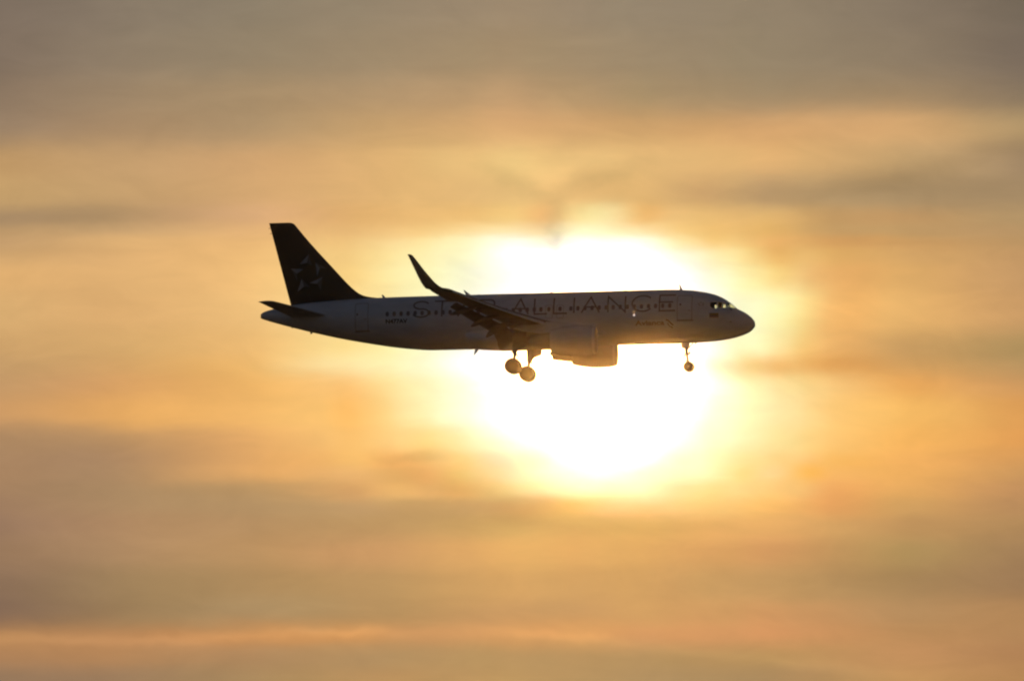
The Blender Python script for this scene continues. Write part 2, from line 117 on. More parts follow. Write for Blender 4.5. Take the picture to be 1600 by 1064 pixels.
# sky-fixed angular coordinates round the sunset, in 1/20375 radian
U0 = M('ADD', M('MULTIPLY', M('DIVIDE', V('DOT_PRODUCT', dirv, rt), df), FPX), IW / 2)
V0 = M('SUBTRACT', IH / 2, M('MULTIPLY', M('DIVIDE', V('DOT_PRODUCT', dirv, up), df), FPX))
cx = N('ShaderNodeCombineXYZ'); put(cx.inputs[0], U0); put(cx.inputs[1], V0)
UV = cx.outputs[0]
def noise(vec, sx, sy, det, rough, seed, dist=0.0, rot=0.0):
    mp = N('ShaderNodeMapping'); put(mp.inputs[0], vec)
    mp.inputs['Rotation'].default_value = (0, 0, rot)
    mp.inputs['Scale'].default_value = (1 / sx, 1 / sy, 1); mp.inputs['Location'].default_value = (seed, seed * 0.37, seed * 1.3)
    n = N('ShaderNodeTexNoise'); n.inputs['Scale'].default_value = 1.0
    put(n.inputs['Vector'], mp.outputs[0]); n.inputs['Detail'].default_value = det
    n.inputs['Roughness'].default_value = rough; n.inputs['Distortion'].default_value = dist
    return M('SUBTRACT', n.outputs[0], 0.5)
n1 = noise(UV, 330, 120, 3, 0.5, 3.1)
n2 = noise(UV, 260, 70, 4, 0.55, 11.7, 0.3, 0.06)
n3 = noise(UV, 110, 30, 4, 0.6, 23.3, 0.6, 0.1)
Uw = M('ADD', U0, M('MULTIPLY', n1, 70.0))
Vw = M('ADD', V0, M('ADD', M('MULTIPLY', n2, 24.0), M('MULTIPLY', n3, 9.0)))
Vc = M('MINIMUM', M('MAXIMUM', Vw, 0.0), IH)
Un = M('DIVIDE', Uw, IW, clamp=True)
ys, T = table()
SC = 0.25
num = None; den = None
for i, y in enumerate(ys):
    gaps = [abs(ys[j] - y) for j in (i - 1, i + 1) if 0 <= j < len(ys)]
    sg = 0.62 * (sum(gaps) / len(gaps))
    w = M('EXPONENT', M('MULTIPLY', M('POWER', M('ABSOLUTE', M('DIVIDE', M('SUBTRACT', Vc, float(y)), sg)), 2.0), -1.0))
    rp = N('ShaderNodeValToRGB'); put(rp.inputs[0], Un); rp.color_ramp.interpolation = 'CARDINAL'
    el = rp.color_ramp.elements
    for x in XS[1:-1]: el.new(x / IW)
    for j, x in enumerate(XS):
        g = SKY_GAIN.get((y, x), (1, 1, 1))
        c = [min(1.0, max(0.0, T[i][j][k] * SC * g[k])) for k in range(3)] + [1]
        el[j].position = x / IW; el[j].color = c
    t = V('SCALE', rp.outputs[0], scale=w)
    num = t if num is None else V('ADD', num, t)
    den = w if den is None else M('ADD', den, w)
base = V('SCALE', num, scale=M('DIVIDE', 1.0 / SC, den))
# cloud texture and darker wisps
def blob(x, y, sx, sy, rot, amp):
    dx = M('SUBTRACT', Uw, x); dy = M('SUBTRACT', Vw, y)
    c, s = math.cos(rot), math.sin(rot)
    a = M('DIVIDE', M('ADD', M('MULTIPLY', dx, c), M('MULTIPLY', dy, s)), sx)
    b = M('DIVIDE', M('SUBTRACT', M('MULTIPLY', dy, c), M('MULTIPLY', dx, s)), sy)
    return M('MULTIPLY', M('EXPONENT', M('MULTIPLY', M('ADD', M('MULTIPLY', a, a), M('MULTIPLY', b, b)), -1.0)), amp)
m4 = noise(UV, 150, 60, 6, 0.62, 41.9, 1.0, -0.25)
m5 = noise(UV, 500, 55, 5, 0.55, 57.1, 0.4, 0.03)
mod = M('ADD', M('MULTIPLY', m4, 0.24), M('MULTIPLY', m5, 0.16))
n6 = noise(UV, 80, 60, 4, 0.5, 71.3, 0.8)
n7 = noise(UV, 80, 60, 4, 0.5, 93.9, 0.8)
Uw = M('ADD', U0, M('MULTIPLY', n6, 60.0)); Vw = M('ADD', V0, M('MULTIPLY', n7, 26.0))
WISPS = [(868, 345, 13, 36, 0.0, -0.15), (870, 380, 8, 20, -0.12, -0.18), (805, 286, 70, 15, 0.45, -0.11), (930, 280, 90, 15, -0.30, -0.13), (862, 312, 60, 18, 0, -0.10), (800, 245, 60, 18, 0.5, 0.05), (890, 262, 50, 16, -0.5, 0.06),
         (640, 716, 55, 9, -0.12, -0.16), (1210, 305, 200, 19, -0.07, -0.14), (1480, 256, 190, 22, -0.24, -0.17),
         (1130, 572, 110, 13, 0.0, -0.10), (650, 773, 70, 7, 0.02, 0.06), (1180, 205, 130, 16, -0.15, 0.06), (1290, 350, 60, 40, 0.5, -0.07),
         (110, 1001, 190, 9, 0.0, 0.16), (350, 997, 120, 8, -0.03, 0.12), (520, 988, 110, 8, 0.02, 0.14), (860, 991, 110, 8, 0.07, 0.13), (1100, 1016, 130, 8, 0.07, 0.06), (1270, 1040, 110, 9, 0.12, 0.09),
         (830, 815, 160, 14, 0.08, -0.06), (730, 768, 70, 10, 0.2, -0.06)]
for b in WISPS: mod = M('ADD', mod, blob(*b))
mod = M('ADD', mod, M('ADD', blob(790, 655, 95, 55, 0.3, 0.16), M('ADD', blob(1125, 640, 50, 80, 0.0, 0.10), blob(150, 770, 330, 110, 0.0, 0.07))))
base = V('MULTIPLY', V('SCALE', base, scale=M('EXPONENT', mod)), (1.01, 1.0, 0.98))
# the veiled sun itself: white-hot core behind the cloud
du = M('DIVIDE', M('SUBTRACT', Uw, 938.0), 126.0); dv = M('DIVIDE', M('SUBTRACT', Vw, 566.0), 132.0)
r2 = M('ADD', M('MULTIPLY', du, du), M('MULTIPLY', dv, dv))
core = M('MULTIPLY', M('EXPONENT', M('MULTIPLY', M('MULTIPLY', r2, r2), -1.0)), 16.0)
base = V('ADD', base, V('SCALE', (1.0, 0.52, 0.14), scale=core))
# away from the sunset: clear evening sky (Nishita)
sky = N('ShaderNodeTexSky'); sky.sky_type = 'NISHITA'; sky.sun_disc = False
sky.sun_elevation = R(SUN_ELEV); sky.sun_rotation = R(SUN_AZ); sky.air_density = 1.2; sky.dust_density = 1.4; sky.ozone_density = 2.5
SKY_AMBIENT = 0.046
amb = V('MULTIPLY', V('SCALE', sky.outputs[0], scale=SKY_AMBIENT), (1.40, 0.96, 0.95))      # pink tint added to the unseen sky to warm its fill on the body
cosang = V('DOT_PRODUCT', dirv, tuple(sdir))
mask = smooth(cosang, math.cos(R(16)), math.cos(R(5)))
mx = N('ShaderNodeMix', data_type='RGBA'); put(mx.inputs[0], mask)
put(mx.inputs[6], amb); put(mx.inputs[7], base)
bg = N('ShaderNodeBackground'); put(bg.inputs[0], mx.outputs[2]); bg.inputs[1].default_value = 1.0
wo = N('ShaderNodeOutputWorld'); put(wo.inputs[0], bg.outputs[0])
world.cycles.sampling_method = 'MANUAL'; world.cycles.sample_map_resolution = 2048

# ------------------------------------------------------------------ materials
def mat(name, col, rough=0.5, metal=0.0, var=0.12, vscale=2.0, coat=0.0, spec=0.5):
    m = bpy.data.materials.new(name); m.use_nodes = True
    t = m.node_tree; p = t.nodes['Principled BSDF']
    tc = t.nodes.new('ShaderNodeTexCoord'); n = t.nodes.new('ShaderNodeTexNoise')
    mp = t.nodes.new('ShaderNodeMapping'); mp.inputs['Scale'].default_value = (0.35, 1, 1)
    t.links.new(tc.outputs['Object'], mp.inputs[0]); t.links.new(mp.outputs[0], n.inputs['Vector'])
    n.inputs['Scale'].default_value = vscale; n.inputs['Detail'].default_value = 6; n.inputs['Roughness'].default_value = 0.65
    r = t.nodes.new('ShaderNodeValToRGB'); e = r.color_ramp.elements
    e[0].position = 0.35; e[0].color = tuple(c * (1 - var) for c in col) + (1,)
    e[1].position = 0.65; e[1].color = tuple(min(1, c * (1 + var * 0.4)) for c in col) + (1,)
    t.links.new(n.outputs[0], r.inputs[0]); t.links.new(r.outputs[0], p.inputs['Base Color'])
    p.inputs['Roughness'].default_value = rough; p.inputs['Metallic'].default_value = metal
    p.inputs['Coat Weight'].default_value = coat; p.inputs['Specular IOR Level'].default_value = spec
    return m
WHITE = mat('white_paint', (0.74, 0.75, 0.78), 0.34, 0, 0.10, 1.2, 0.3)
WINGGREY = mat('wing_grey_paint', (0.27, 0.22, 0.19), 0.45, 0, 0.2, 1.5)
TAILGREY = mat('tail_grey_paint', (0.72, 0.70, 0.68), 0.4, 0, 0.15)
LEMETAL = mat('bare_metal_edge', (0.85, 0.84, 0.83), 0.38, 0.25, 0.08)
FINBLACK = mat('black_tail_paint', (0.030, 0.017, 0.014), 0.4, 0, 0.2, 1.5)
LETTER = mat('dark_lettering', (0.27, 0.22, 0.20), 0.5, 0, 0.1)
REGM = mat('registration_paint', (0.08, 0.06, 0.06), 0.5)
INLET = mat('inlet_grey', (0.6, 0.58, 0.57), 0.5)
RED = mat('red_lettering', (0.34, 0.22, 0.16), 0.5, 0, 0.1)
SEAM = mat('panel_seam', (0.40, 0.36, 0.34), 0.6)
WINDOW = mat('dark_window', (0.26, 0.21, 0.20), 0.35, 0, 0.1)
EMBL = mat('emblem_silver', (0.36, 0.38, 0.42), 0.4, 0, 0.05)
EMBD = mat('emblem_shade', (0.11, 0.11, 0.12), 0.4, 0, 0.05)
TYRE = mat('rubber_tyre', (0.03, 0.028, 0.026), 0.85, 0, 0.2)
RIM = mat('dark_rim', (0.035, 0.033, 0.03), 0.8, 0.0, 0.15)
STEEL = mat('gear_steel', (0.35, 0.34, 0.33), 0.4, 0.5, 0.15)
DARK = mat('dark_interior', (0.02, 0.02, 0.02), 0.8)
NACELLE = mat('nacelle_paint', (0.66, 0.67, 0.70), 0.3, 0, 0.1, 1.5, 0.3)
YEL = mat('flag_yellow', (0.28, 0.21, 0.07), 0.5); BLU = mat('flag_blue', (0.10, 0.09, 0.12), 0.5)
lampm = bpy.data.materials.new('lamp_glow'); lampm.use_nodes = True
_p = lampm.node_tree.nodes['Principled BSDF']; _p.inputs['Emission Color'].default_value = (1, 0.86, 0.8, 1); _p.inputs['Emission Strength'].default_value = 0.85
glass = bpy.data.materials.new('cockpit_glass'); glass.use_nodes = True
t = glass.node_tree; t.nodes.clear()
o_ = t.nodes.new('ShaderNodeOutputMaterial'); mixs = t.nodes.new('ShaderNodeMixShader')
tr = t.nodes.new('ShaderNodeBsdfTransparent'); tr.inputs[0].default_value = (0.80, 0.78, 0.62, 1)
gl = t.nodes.new('ShaderNodeBsdfGlossy'); gl.inputs['Roughness'].default_value = 0.05
mixs.inputs[0].default_value = 0.07
t.links.new(tr.outputs[0], mixs.inputs[1]); t.links.new(gl.outputs[0], mixs.inputs[2]); t.links.new(mixs.outputs[0], o_.inputs[0])

# ------------------------------------------------------------------ the airplane's frame (x forward, nose at 0; y port; z up)
YAW, PITCH, ROLL = 8.2, 0.85, -0.3
NX, NY, DIST = 1180.0, 491.0, 979.5
POSE = Matrix.Rotation(-R(YAW), 4, 'Z') @ Matrix.Rotation(-R(PITCH), 4, 'Y') @ Matrix.Rotation(R(ROLL), 4, 'X')
fwv, rtv, upv = Vector(fw), Vector(rt), Vector(up)
ORG = CAM + (fwv + rtv * (NX - IW / 2) / FPX - upv * (NY - IH / 2) / FPX) * DIST
BASE = Vector((-17.85, 0, -4.36))              # the thing's base: between the main wheels
plane = bpy.data.objects.new('airplane', None); COL.objects.link(plane)
plane.matrix_world = Matrix.Translation(ORG) @ POSE @ Matrix.Translation(BASE)
plane.empty_display_size = 3
plane['label'] = 'white twin-engine jet airliner with black tail fin, wheels down, silhouetted before the sun'
plane['category'] = 'airplane'

def mesh(name, verts, faces, material, parent, smooth_deg=35, mats=None, fm=None):
    me = bpy.data.meshes.new(name)
    me.from_pydata([Vector(v) - BASE for v in verts], [], faces)
    me.materials.append(material)
    for m in (mats or []): me.materials.append(m)
    bm = bmesh.new(); bm.from_mesh(me)
    if fm is None: bmesh.ops.recalc_face_normals(bm, faces=bm.faces)
    bm.to_mesh(me); bm.free()
    if fm:
        for p, i in zip(me.polygons, fm): p.material_index = i
    for p in me.polygons: p.use_smooth = True
    me.set_sharp_from_angle(angle=R(smooth_deg))
    o = bpy.data.objects.new(name, me); COL.objects.link(o)
    o.parent = parent
    return o
class B:
    def __init__(s): s.v = []; s.f = []
    def add(s, v, f):
        n = len(s.v); s.v += [tuple(p) for p in v]; s.f += [tuple(i + n for i in q) for q in f]; return s
    def loft(s, rings, close=True, cap0=True, cap1=True):
        n = len(rings[0]); v = [p for r in rings for p in r]; f = []
        for i in range(len(rings) - 1):
            for j in range(n if close else n - 1):
                k = (j + 1) % n
                f.append((i * n + j, i * n + k, (i + 1) * n + k, (i + 1) * n + j))
        if cap0: f.append(tuple(range(n))[::-1])
        if cap1: f.append(tuple((len(rings) - 1) * n + j for j in range(n)))
        return s.add(v, f)
    def tube(s, pts, rad, seg=14):
        rings = []
        for i, p in enumerate(pts):
            p = Vector(p); a = Vector(pts[max(0, i - 1)]); b = Vector(pts[min(len(pts) - 1, i + 1)])
            d = (b - a).normalized(); u = d.orthogonal().normalized()
            if abs(d.z) < 0.9: u = d.cross(Vector((0, 0, 1))).normalized()
            else: u = d.cross(Vector((1, 0, 0))).normalized()
            w = d.cross(u); r = rad[i] if isinstance(rad, (list, tuple)) else rad
            rings.append([p + (u * math.cos(2 * math.pi * k / seg) + w * math.sin(2 * math.pi * k / seg)) * r for k in range(seg)])
        return s.loft(rings)
    def box(s, c, d, rot=None):
        v = [Vector((x * d[0] / 2, y * d[1] / 2, z * d[2] / 2)) for x in (-1, 1) for y in (-1, 1) for z in (-1, 1)]
        if rot: v = [rot @ p for p in v]
        return s.add([p + Vector(c) for p in v], [(0, 1, 3, 2), (4, 6, 7, 5), (0, 4, 5, 1), (2, 3, 7, 6), (0, 2, 6, 4), (1, 5, 7, 3)])
    def prism(s, poly, y0, y1):
        n = len(poly)
        v = [(x, y0, z) for x, z in poly] + [(x, y1, z) for x, z in poly]
        f = [tuple(range(n)), tuple(range(n, 2 * n))[::-1]] + [(i, i + n, (i + 1) % n + n, (i + 1) % n) for i in range(n)]
        return s.add(v, f)
    def out(s, name, m, parent, deg=35): return mesh(name, s.v, s.f, m, parent, deg)

def interp(tab, x):
    # monotone-ish cubic (Catmull-Rom on non-uniform knots, x descending)
    n = len(tab)
    if x >= tab[0][0]: return tab[0][1]
    if x <= tab[-1][0]: return tab[-1][1]
    for i in range(n - 1):
        if tab[i][0] >= x >= tab[i + 1][0]: break
    x0, y0 = tab[i]; x1, y1 = tab[i + 1]; h = x1 - x0
    def sl(k):
        if k == 0: return (tab[1][1] - tab[0][1]) / (tab[1][0] - tab[0][0])
        if k == n - 1: return (tab[-1][1] - tab[-2][1]) / (tab[-1][0] - tab[-2][0])
        a = (tab[k][1] - tab[k - 1][1]) / (tab[k][0] - tab[k - 1][0]); b = (tab[k + 1][1] - tab[k][1]) / (tab[k + 1][0] - tab[k][0])
        if a * b <= 0: return 0.0
        return 2 * a * b / (a + b)
    t = (x - x0) / h; m0, m1 = sl(i) * h, sl(i + 1) * h
    return y0 * (2 * t**3 - 3 * t**2 + 1) + m0 * (t**3 - 2 * t**2 + t) + y1 * (-2 * t**3 + 3 * t**2) + m1 * (t**3 - t**2)
TOP = [(0, -0.78), (-0.03, -0.62), (-0.10, -0.46), (-0.25, -0.27), (-0.49, -0.05), (-0.87, 0.20), (-1.30, 0.43), (-1.64, 0.72), (-2.09, 1.08), (-2.55, 1.36), (-3.09, 1.58), (-3.86, 1.77), (-5.02, 1.94), (-6.56, 2.02), (-8.5, 2.04), (-21.0, 2.02), (-27.0, 2.00), (-30.5, 1.93), (-33.0, 1.80), (-35.2, 1.60), (-36.6, 1.34), (-37.40, 1.12), (-37.52, 1.04)]
BOT = [(0, -0.78), (-0.03, -0.92), (-0.11, -1.04), (-0.42, -1.33), (-1.04, -1.59), (-1.98, -1.82), (-3.14, -1.96), (-4.78, -2.04), (-6.6, -2.06), (-9.0, -2.06), (-21.5, -2.10), (-24.5, -2.09), (-26.0, -1.98), (-27.5, -1.79), (-29.2, -1.50), (-31.57, -1.03), (-33.68, -0.52), (-35.24, -0.10), (-37.0, 0.42), (-37.52, 0.60)]
WID = [(0, 0.0), (-0.03, 0.16), (-0.10, 0.31), (-0.25, 0.50), (-0.49, 0.69), (-1.0, 0.98), (-1.64, 1.24), (-2.2, 1.42), (-3.09, 1.64), (-4.0, 1.80), (-5.02, 1.90), (-6.6, 1.97), (-8.0, 1.975), (-24.0, 1.975), (-27.0, 1.90), (-30.0, 1.62), (-32.5, 1.25), (-35.0, 0.78), (-36.8, 0.40), (-37.52, 0.24)]
def sec(x, inset=0.0):
    t, b, w = interp(TOP, x), interp(BOT, x), interp(WID, x)
    return (t + b) / 2, max(0.001, (t - b) / 2 - inset), max(0.001, w - inset)
def skin(x, z, side=-1, off=0.012):
    c, h, w = sec(x)
    q = max(-0.999, min(0.999, (z - c) / h))
    ny = math.sqrt(1 - q * q)
    return Vector((x, side * (w * ny + off * (0.3 + 0.7 * ny)), z + off * q))

# ---- fuselage with a hollow cockpit and real window openings
NSEG = 96
st = [-0.004, -0.015, -0.03, -0.06, -0.10, -0.16, -0.25, -0.36, -0.49] + [-0.6 - 0.12 * i for i in range(40)] + [-5.6 - 0.5 * i for i in range(38)] + [-24.6 - 0.4 * i for i in range(31)] + [-36.9, -37.1, -37.3, -37.45, -37.52]
st = sorted(set(round(s, 3) for s in st), reverse=True)
def ring(x, inset=0.0, n=NSEG):
    c, h, w = sec(x, inset)
    return [(x, w * math.cos(2 * math.pi * k / n), c + h * math.sin(2 * math.pi * k / n)) for k in range(n)]
fus = B(); fus.loft([ring(x) for x in st])
fuselage = fus.out('fuselage', WHITE, plane, 40)
# cutters
def tmp(b, name='cutter'):
    return b.out(name, DARK, None)
cab = B()
rings = []
for x in [-1.25 - 0.12 * i for i in range(20)]:
    c, h, w = sec(x, 0.07)
    a0 = math.asin(min(0.97, ((0.05 if x < -1.5 else 0.22) - c) / h))
    r = [(x, w * math.cos(a0 + (math.pi - 2 * a0) * k / 30), c + h * math.sin(a0 + (math.pi - 2 * a0) * k / 30)) for k in range(31)]
    rings.append(r)
cab.loft(rings)
CKW = [[(-3.22, 0.88), (-3.22, 0.56), (-3.05, 0.40), (-2.74, 0.38), (-2.72, 0.88)],
       [(-2.65, 0.88), (-2.65, 0.42), (-2.36, 0.44), (-2.34, 0.86)],
       [(-2.28, 0.84), (-2.29, 0.44), (-1.98, 0.47), (-2.14, 0.80)],
       [(-2.04, 0.86), (-1.90, 0.50), (-1.42, 0.45), (-1.76, 0.80)]]
def boolean(target, cutters):
    for cobj in cutters:
        md = target.modifiers.new('b', 'BOOLEAN'); md.operation = 'DIFFERENCE'; md.solver = 'EXACT'; md.object = cobj
    bpy.context.view_layer.update()
    dg = bpy.context.evaluated_depsgraph_get()
    new = bpy.data.meshes.new_from_object(target.evaluated_get(dg))
    target.modifiers.clear(); target.data = new
    for cobj in cutters: bpy.data.objects.remove(cobj, do_unlink=True)
cuts = [cab]
for poly in CKW:
    cuts.append(B().prism(poly, -2.5, 2.5))
cobjs = []
for b in cuts:
    cobjs.append(tmp(b))
fuselage.parent = None
fuselage.data.materials.append(DARK)
for c_ in cobjs: boolean(fuselage, [c_])
fuselage.parent = plane
for p in fuselage.data.polygons: p.use_smooth = True
fuselage.data.set_sharp_from_angle(angle=R(40))

def skin_poly(poly, side=-1, off=0.012, sub=3, surf=None):
    """fan/triangulated polygon projected on the skin"""
    surf = surf or (lambda x, z: skin(x, z, side, off))
    bm = bmesh.new()
    vs_ = [bm.verts.new((x, 0, z)) for x, z in poly]; bm.faces.new(vs_)
    bmesh.ops.triangulate(bm, faces=bm.faces)
    for _ in range(sub):
        bmesh.ops.subdivide_edges(bm, edges=bm.edges, cuts=1, use_grid_fill=True)
        bmesh.ops.triangulate(bm, faces=[f for f in bm.faces if len(f.verts) > 3])
    bm.verts.index_update()
    v = [tuple(surf(p.co.x, p.co.z)) for p in bm.verts]; f = [tuple(q.index for q in p.verts) for p in bm.faces]
    bm.free(); return v, f
def strip(b, pts, w, side=-1, off=0.014, surf=None, closed=False):
    surf = surf or (lambda x, z: skin(x, z, side, off))
    P = []
    q = list(pts) + ([pts[0]] if closed else [])
    for a, c in zip(q, q[1:]):
        n = max(1, int(math.dist(a, c) / 0.12))
        for i in range(n): P.append((a[0] + (c[0] - a[0]) * i / n, a[1] + (c[1] - a[1]) * i / n))
    P.append(q[-1])
    v = []
    for i, p in enumerate(P):
        a = P[max(0, i - 1)]; c = P[min(len(P) - 1, i + 1)]
        if closed and i in (0, len(P) - 1): a, c = P[-2], P[1]
        d = Vector((c[0] - a[0], c[1] - a[1])).normalized(); nrm = Vector((-d.y, d.x))
        # mitre
        d1 = Vector((p[0] - a[0], p[1] - a[1])); d2 = Vector((c[0] - p[0], c[1] - p[1]))
        k = 1.0
        if d1.length > 1e-6 and d2.length > 1e-6:
            cs = max(0.35, math.sqrt(max(0, (1 + d1.normalized().dot(d2.normalized())) / 2))); k = 1 / cs
        v += [surf(p[0] + nrm.x * w / 2 * k, p[1] + nrm.y * w / 2 * k), surf(p[0] - nrm.x * w / 2 * k, p[1] - nrm.y * w / 2 * k)]
    b.add(v, [(2 * i, 2 * i + 1, 2 * i + 3, 2 * i + 2) for i in range(len(P) - 1)])
def arc(cx_, cz, rx, rz, a0, a1, n=14):
    return [(cx_ + rx * math.cos(R(a0 + (a1 - a0) * i / n)), cz + rz * math.sin(R(a0 + (a1 - a0) * i / n))) for i in range(n + 1)]

# cockpit glass (both sides)
for poly in CKW:
    for side in (-1, 1):
        v, f = skin_poly(poly, side, -0.012, 2)
        mesh('cockpit_window', v, f, glass, fuselage)
# seats and instrument hood inside the cockpit
for sy in (-0.55, 0.55):
    s_ = B(); s_.box((-2.62, sy, 0.46), (0.16, 0.5, 0.72)); s_.box((-2.60, sy, 0.86), (0.12, 0.28, 0.2))
    s_.out('cockpit_seat', DARK, fuselage)
s_ = B(); s_.prism([(-1.95, 0.1), (-1.6, 0.30), (-1.75, 0.40), (-2.1, 0.40), (-2.12, 0.1)], -1.0, 1.0); s_.out('instrument_hood', DARK, fuselage)

# passenger windows along the starboard side
def rounded(x, z, w, h, r, n=4):
    out = []
    for (cx_, cz, a0) in ((x + w / 2 - r, z + h / 2 - r, 0), (x - w / 2 + r, z + h / 2 - r, 90), (x - w / 2 + r, z - h / 2 + r, 180), (x + w / 2 - r, z - h / 2 + r, 270)):
        out += arc(cx_, cz, r, r, a0, a0 + 90, n)
    return out
WZ = lambda x: 0.57 + (x + 27.7) * 0.0040
xw = [-27.68 + 0.533 * i for i in range(22)]           # aft cabin
xw += [-15.98]
fwdw = [-13.71, -13.18] + [-12.64 + 0.535 * i for i in range(13)]
for x in xw + [-15.38, -14.53] + fwdw:
    if x > -16.3 and x < -15.7 and x != -15.98: continue
    v, f = skin_poly(rounded(x, WZ(x), 0.25, 0.35, 0.10), -1, 0.016, 1)
    mesh('passenger_window', v, f, WINDOW, fuselage)
# overwing exits
for x in (-15.38, -14.53):
    b = B(); strip(b, rounded(x, 0.42, 0.52, 1.0, 0.12), 0.035, closed=True)
    b.out('emergency_exit', SEAM, fuselage)
# doors: slightly proud panel, dark seam, sill plate, little window
def door(x0, x1, z0, z1, wx):
    v, f = skin_poly(rounded((x0 + x1) / 2, (z0 + z1) / 2, x1 - x0, z1 - z0, 0.12), -1, 0.010, 3)
    d = mesh('cabin_door', v, f, WHITE, fuselage)
    b = B(); strip(b, rounded((x0 + x1) / 2, (z0 + z1) / 2, x1 - x0, z1 - z0, 0.12), 0.045, closed=True); b.out('door_seam', SEAM, fuselage)
    b = B(); strip(b, [(x0 - 0.05, z0 - 0.04), (x1 + 0.1, z0 - 0.04)], 0.10); b.out('door_sill', SEAM, fuselage)
    v, f = skin_poly(rounded(wx, 0.72 if x0 > -10 else 0.62, 0.14, 0.16, 0.06), -1, 0.020, 1); mesh('door_window', v, f, WINDOW, fuselage)
    b = B(); strip(b, [(x1 - 0.28, 0.25), (x1 - 0.12, 0.25)], 0.06, off=0.02); b.out('door_handle', SEAM, fuselage)
door(-5.66, -4.56, -0.44, 1.42, -5.42)
door(-30.16, -29.18, -0.60, 1.47, -30.0)

# large airline lettering
GL = {}
def glyph(ch, x0, x1, z0=0.27, z1=1.47):
    w, h = x1 - x0, z1 - z0; X = lambda u: x0 + u * w; Z = lambda q: z0 + q * h
    if ch == 'T': return [[(X(0), Z(1)), (X(1), Z(1))], [(X(.5), Z(1)), (X(.5), Z(0))]]
    if ch == 'A': return [[(X(0), Z(0)), (X(.5), Z(1)), (X(1), Z(0))], [(X(.19), Z(.36)), (X(.81), Z(.36))]]
    if ch == 'L': return [[(X(0), Z(1)), (X(0), Z(0)), (X(1), Z(0))]]
    if ch == 'I': return [[(X(0), Z(1)), (X(0), Z(0))]]
    if ch == 'N': return [[(X(0), Z(0)), (X(0), Z(1)), (X(1), Z(0)), (X(1), Z(1))]]
    if ch == 'E': return [[(X(1), Z(1)), (X(0), Z(1)), (X(0), Z(0)), (X(1), Z(0))], [(X(0), Z(.55)), (X(.85), Z(.55))]]
    if ch == 'C': return [arc(X(.54), Z(.5), w * .54, h * .5, 42, 318, 26)]
    if ch == 'R': return [[(X(0), Z(0)), (X(0), Z(1)), (X(.65), Z(1))] + arc(X(.65), Z(.76), w * .33, h * .24, 88, -88, 10) + [(X(0), Z(.52))], [(X(.45), Z(.52)), (X(1), Z(0))]]
    if ch == 'S': return [arc(X(.5), Z(.77), w * .46, h * .23, 20, 180, 10) + arc(X(.5), Z(.77), w * .46, h * .26, 190, 262, 5) + arc(X(.5), Z(.25), w * .5, h * .27, 80, 0, 6) + arc(X(.5), Z(.25), w * .5, h * .25, -10, -165, 10)]
for ch, x0, x1 in (('S', -25.72, -24.48), ('T', -24.11, -22.92), ('A', -22.30, -20.95), ('R', -20.67, -19.5), ('A', -18.18, -16.94), ('L', -16.48, -15.51), ('L', -15.01, -14.0), ('I', -13.48, -13.4), ('A', -12.9, -11.55), ('N', -10.9, -9.59), ('C', -9.07, -7.58), ('E', -7.0, -5.80)):
    b = B()
    for pl in glyph(ch, x0, x1): strip(b, pl, 0.115, off=0.024)
    b.out('painted_letter', LETTER, fuselage)


def text_mesh(body, x, z, height, width, m, name, shear=0.0):
    cu = bpy.data.curves.new('txt', 'FONT'); cu.body = body; cu.size = 1.0; cu.shear = shear; cu.offset = 0.035
    o = bpy.data.objects.new('txt', cu); COL.objects.link(o)
    bpy.context.view_layer.update()
    me = bpy.data.meshes.new_from_object(o.evaluated_get(bpy.context.evaluated_depsgraph_get()))
    bpy.data.objects.remove(o, do_unlink=True)
    xs = [v.co.x for v in me.vertices]; zs = [v.co.y for v in me.vertices]
    bx, bz = min(xs), min(zs); kx = width / (max(xs) - bx); kz = height / (max(zs) - bz)
    v = [tuple(skin(x + (q.co.x - bx) * kx, z + (q.co.y - bz) * kz, -1, 0.03)) for q in me.vertices]
    f = [tuple(p.vertices) for p in me.polygons]
    return mesh(name, v, f, m, fuselage)
text_mesh('N477AV', -27.80, -0.15, 0.33, 1.66, REGM, 'registration')
text_mesh('Avianca', -8.86, -0.78, 0.37, 2.22, RED, 'airline_name')
b = B(); strip(b, [(-6.52, -0.40), (-6.34, -0.46), (-6.16, -0.66), (-5.98, -0.80)], 0.10, off=0.03); strip(b, [(-6.42, -0.62), (-6.28, -0.86), (-6.02, -1.0)], 0.06, off=0.03)
b.out('wing_logo', RED, fuselage)
# little flag under the cockpit
for z0, z1, m in ((-0.13, 0.04, YEL), (-0.22, -0.13, BLU), (-0.31, -0.22, RED)):
    v, f = skin_poly([(-3.26, z0), (-2.58, z0), (-2.58, z1), (-3.26, z1)], -1, 0.014, 2)
    mesh('flag_band', v, f, m, fuselage)
# star emblem: five darts, each with a light and a dark facet
DARTS = [(((-33.86, 5.40), (-34.56, 4.66), (-34.02, 4.75)), ((-33.86, 5.40), (-34.02, 4.75), (-33.64, 4.54))),
         (((-33.36, 4.76), (-33.02, 4.32), (-33.24, 3.70)), ((-33.36, 4.76), (-32.49, 4.28), (-33.02, 4.32))),
         (((-32.82, 3.64), (-33.84, 3.22), (-33.25, 3.14)), ((-32.82, 3.64), (-33.25, 3.14), (-32.97, 2.70))),
         (((-34.43, 3.56), (-34.77, 2.60), (-34.25, 2.98)), ((-34.43, 3.56), (-34.25, 2.98), (-33.80, 2.90))),
         (((-35.25, 4.34), (-34.29, 4.28), (-34.80, 3.95)), ((-35.25, 4.34), (-34.80, 3.95), (-34.76, 3.38)))]
b = B()
for a_, c_ in DARTS:
    for tri in (a_, c_):
        pl = [(-3.88 + (x + 33.87) * 0.19, 0.74 + (z - 4.0) * 0.12) for x, z in tri]
        v, f = skin_poly(pl, -1, 0.014, 1); b.add(v, f)
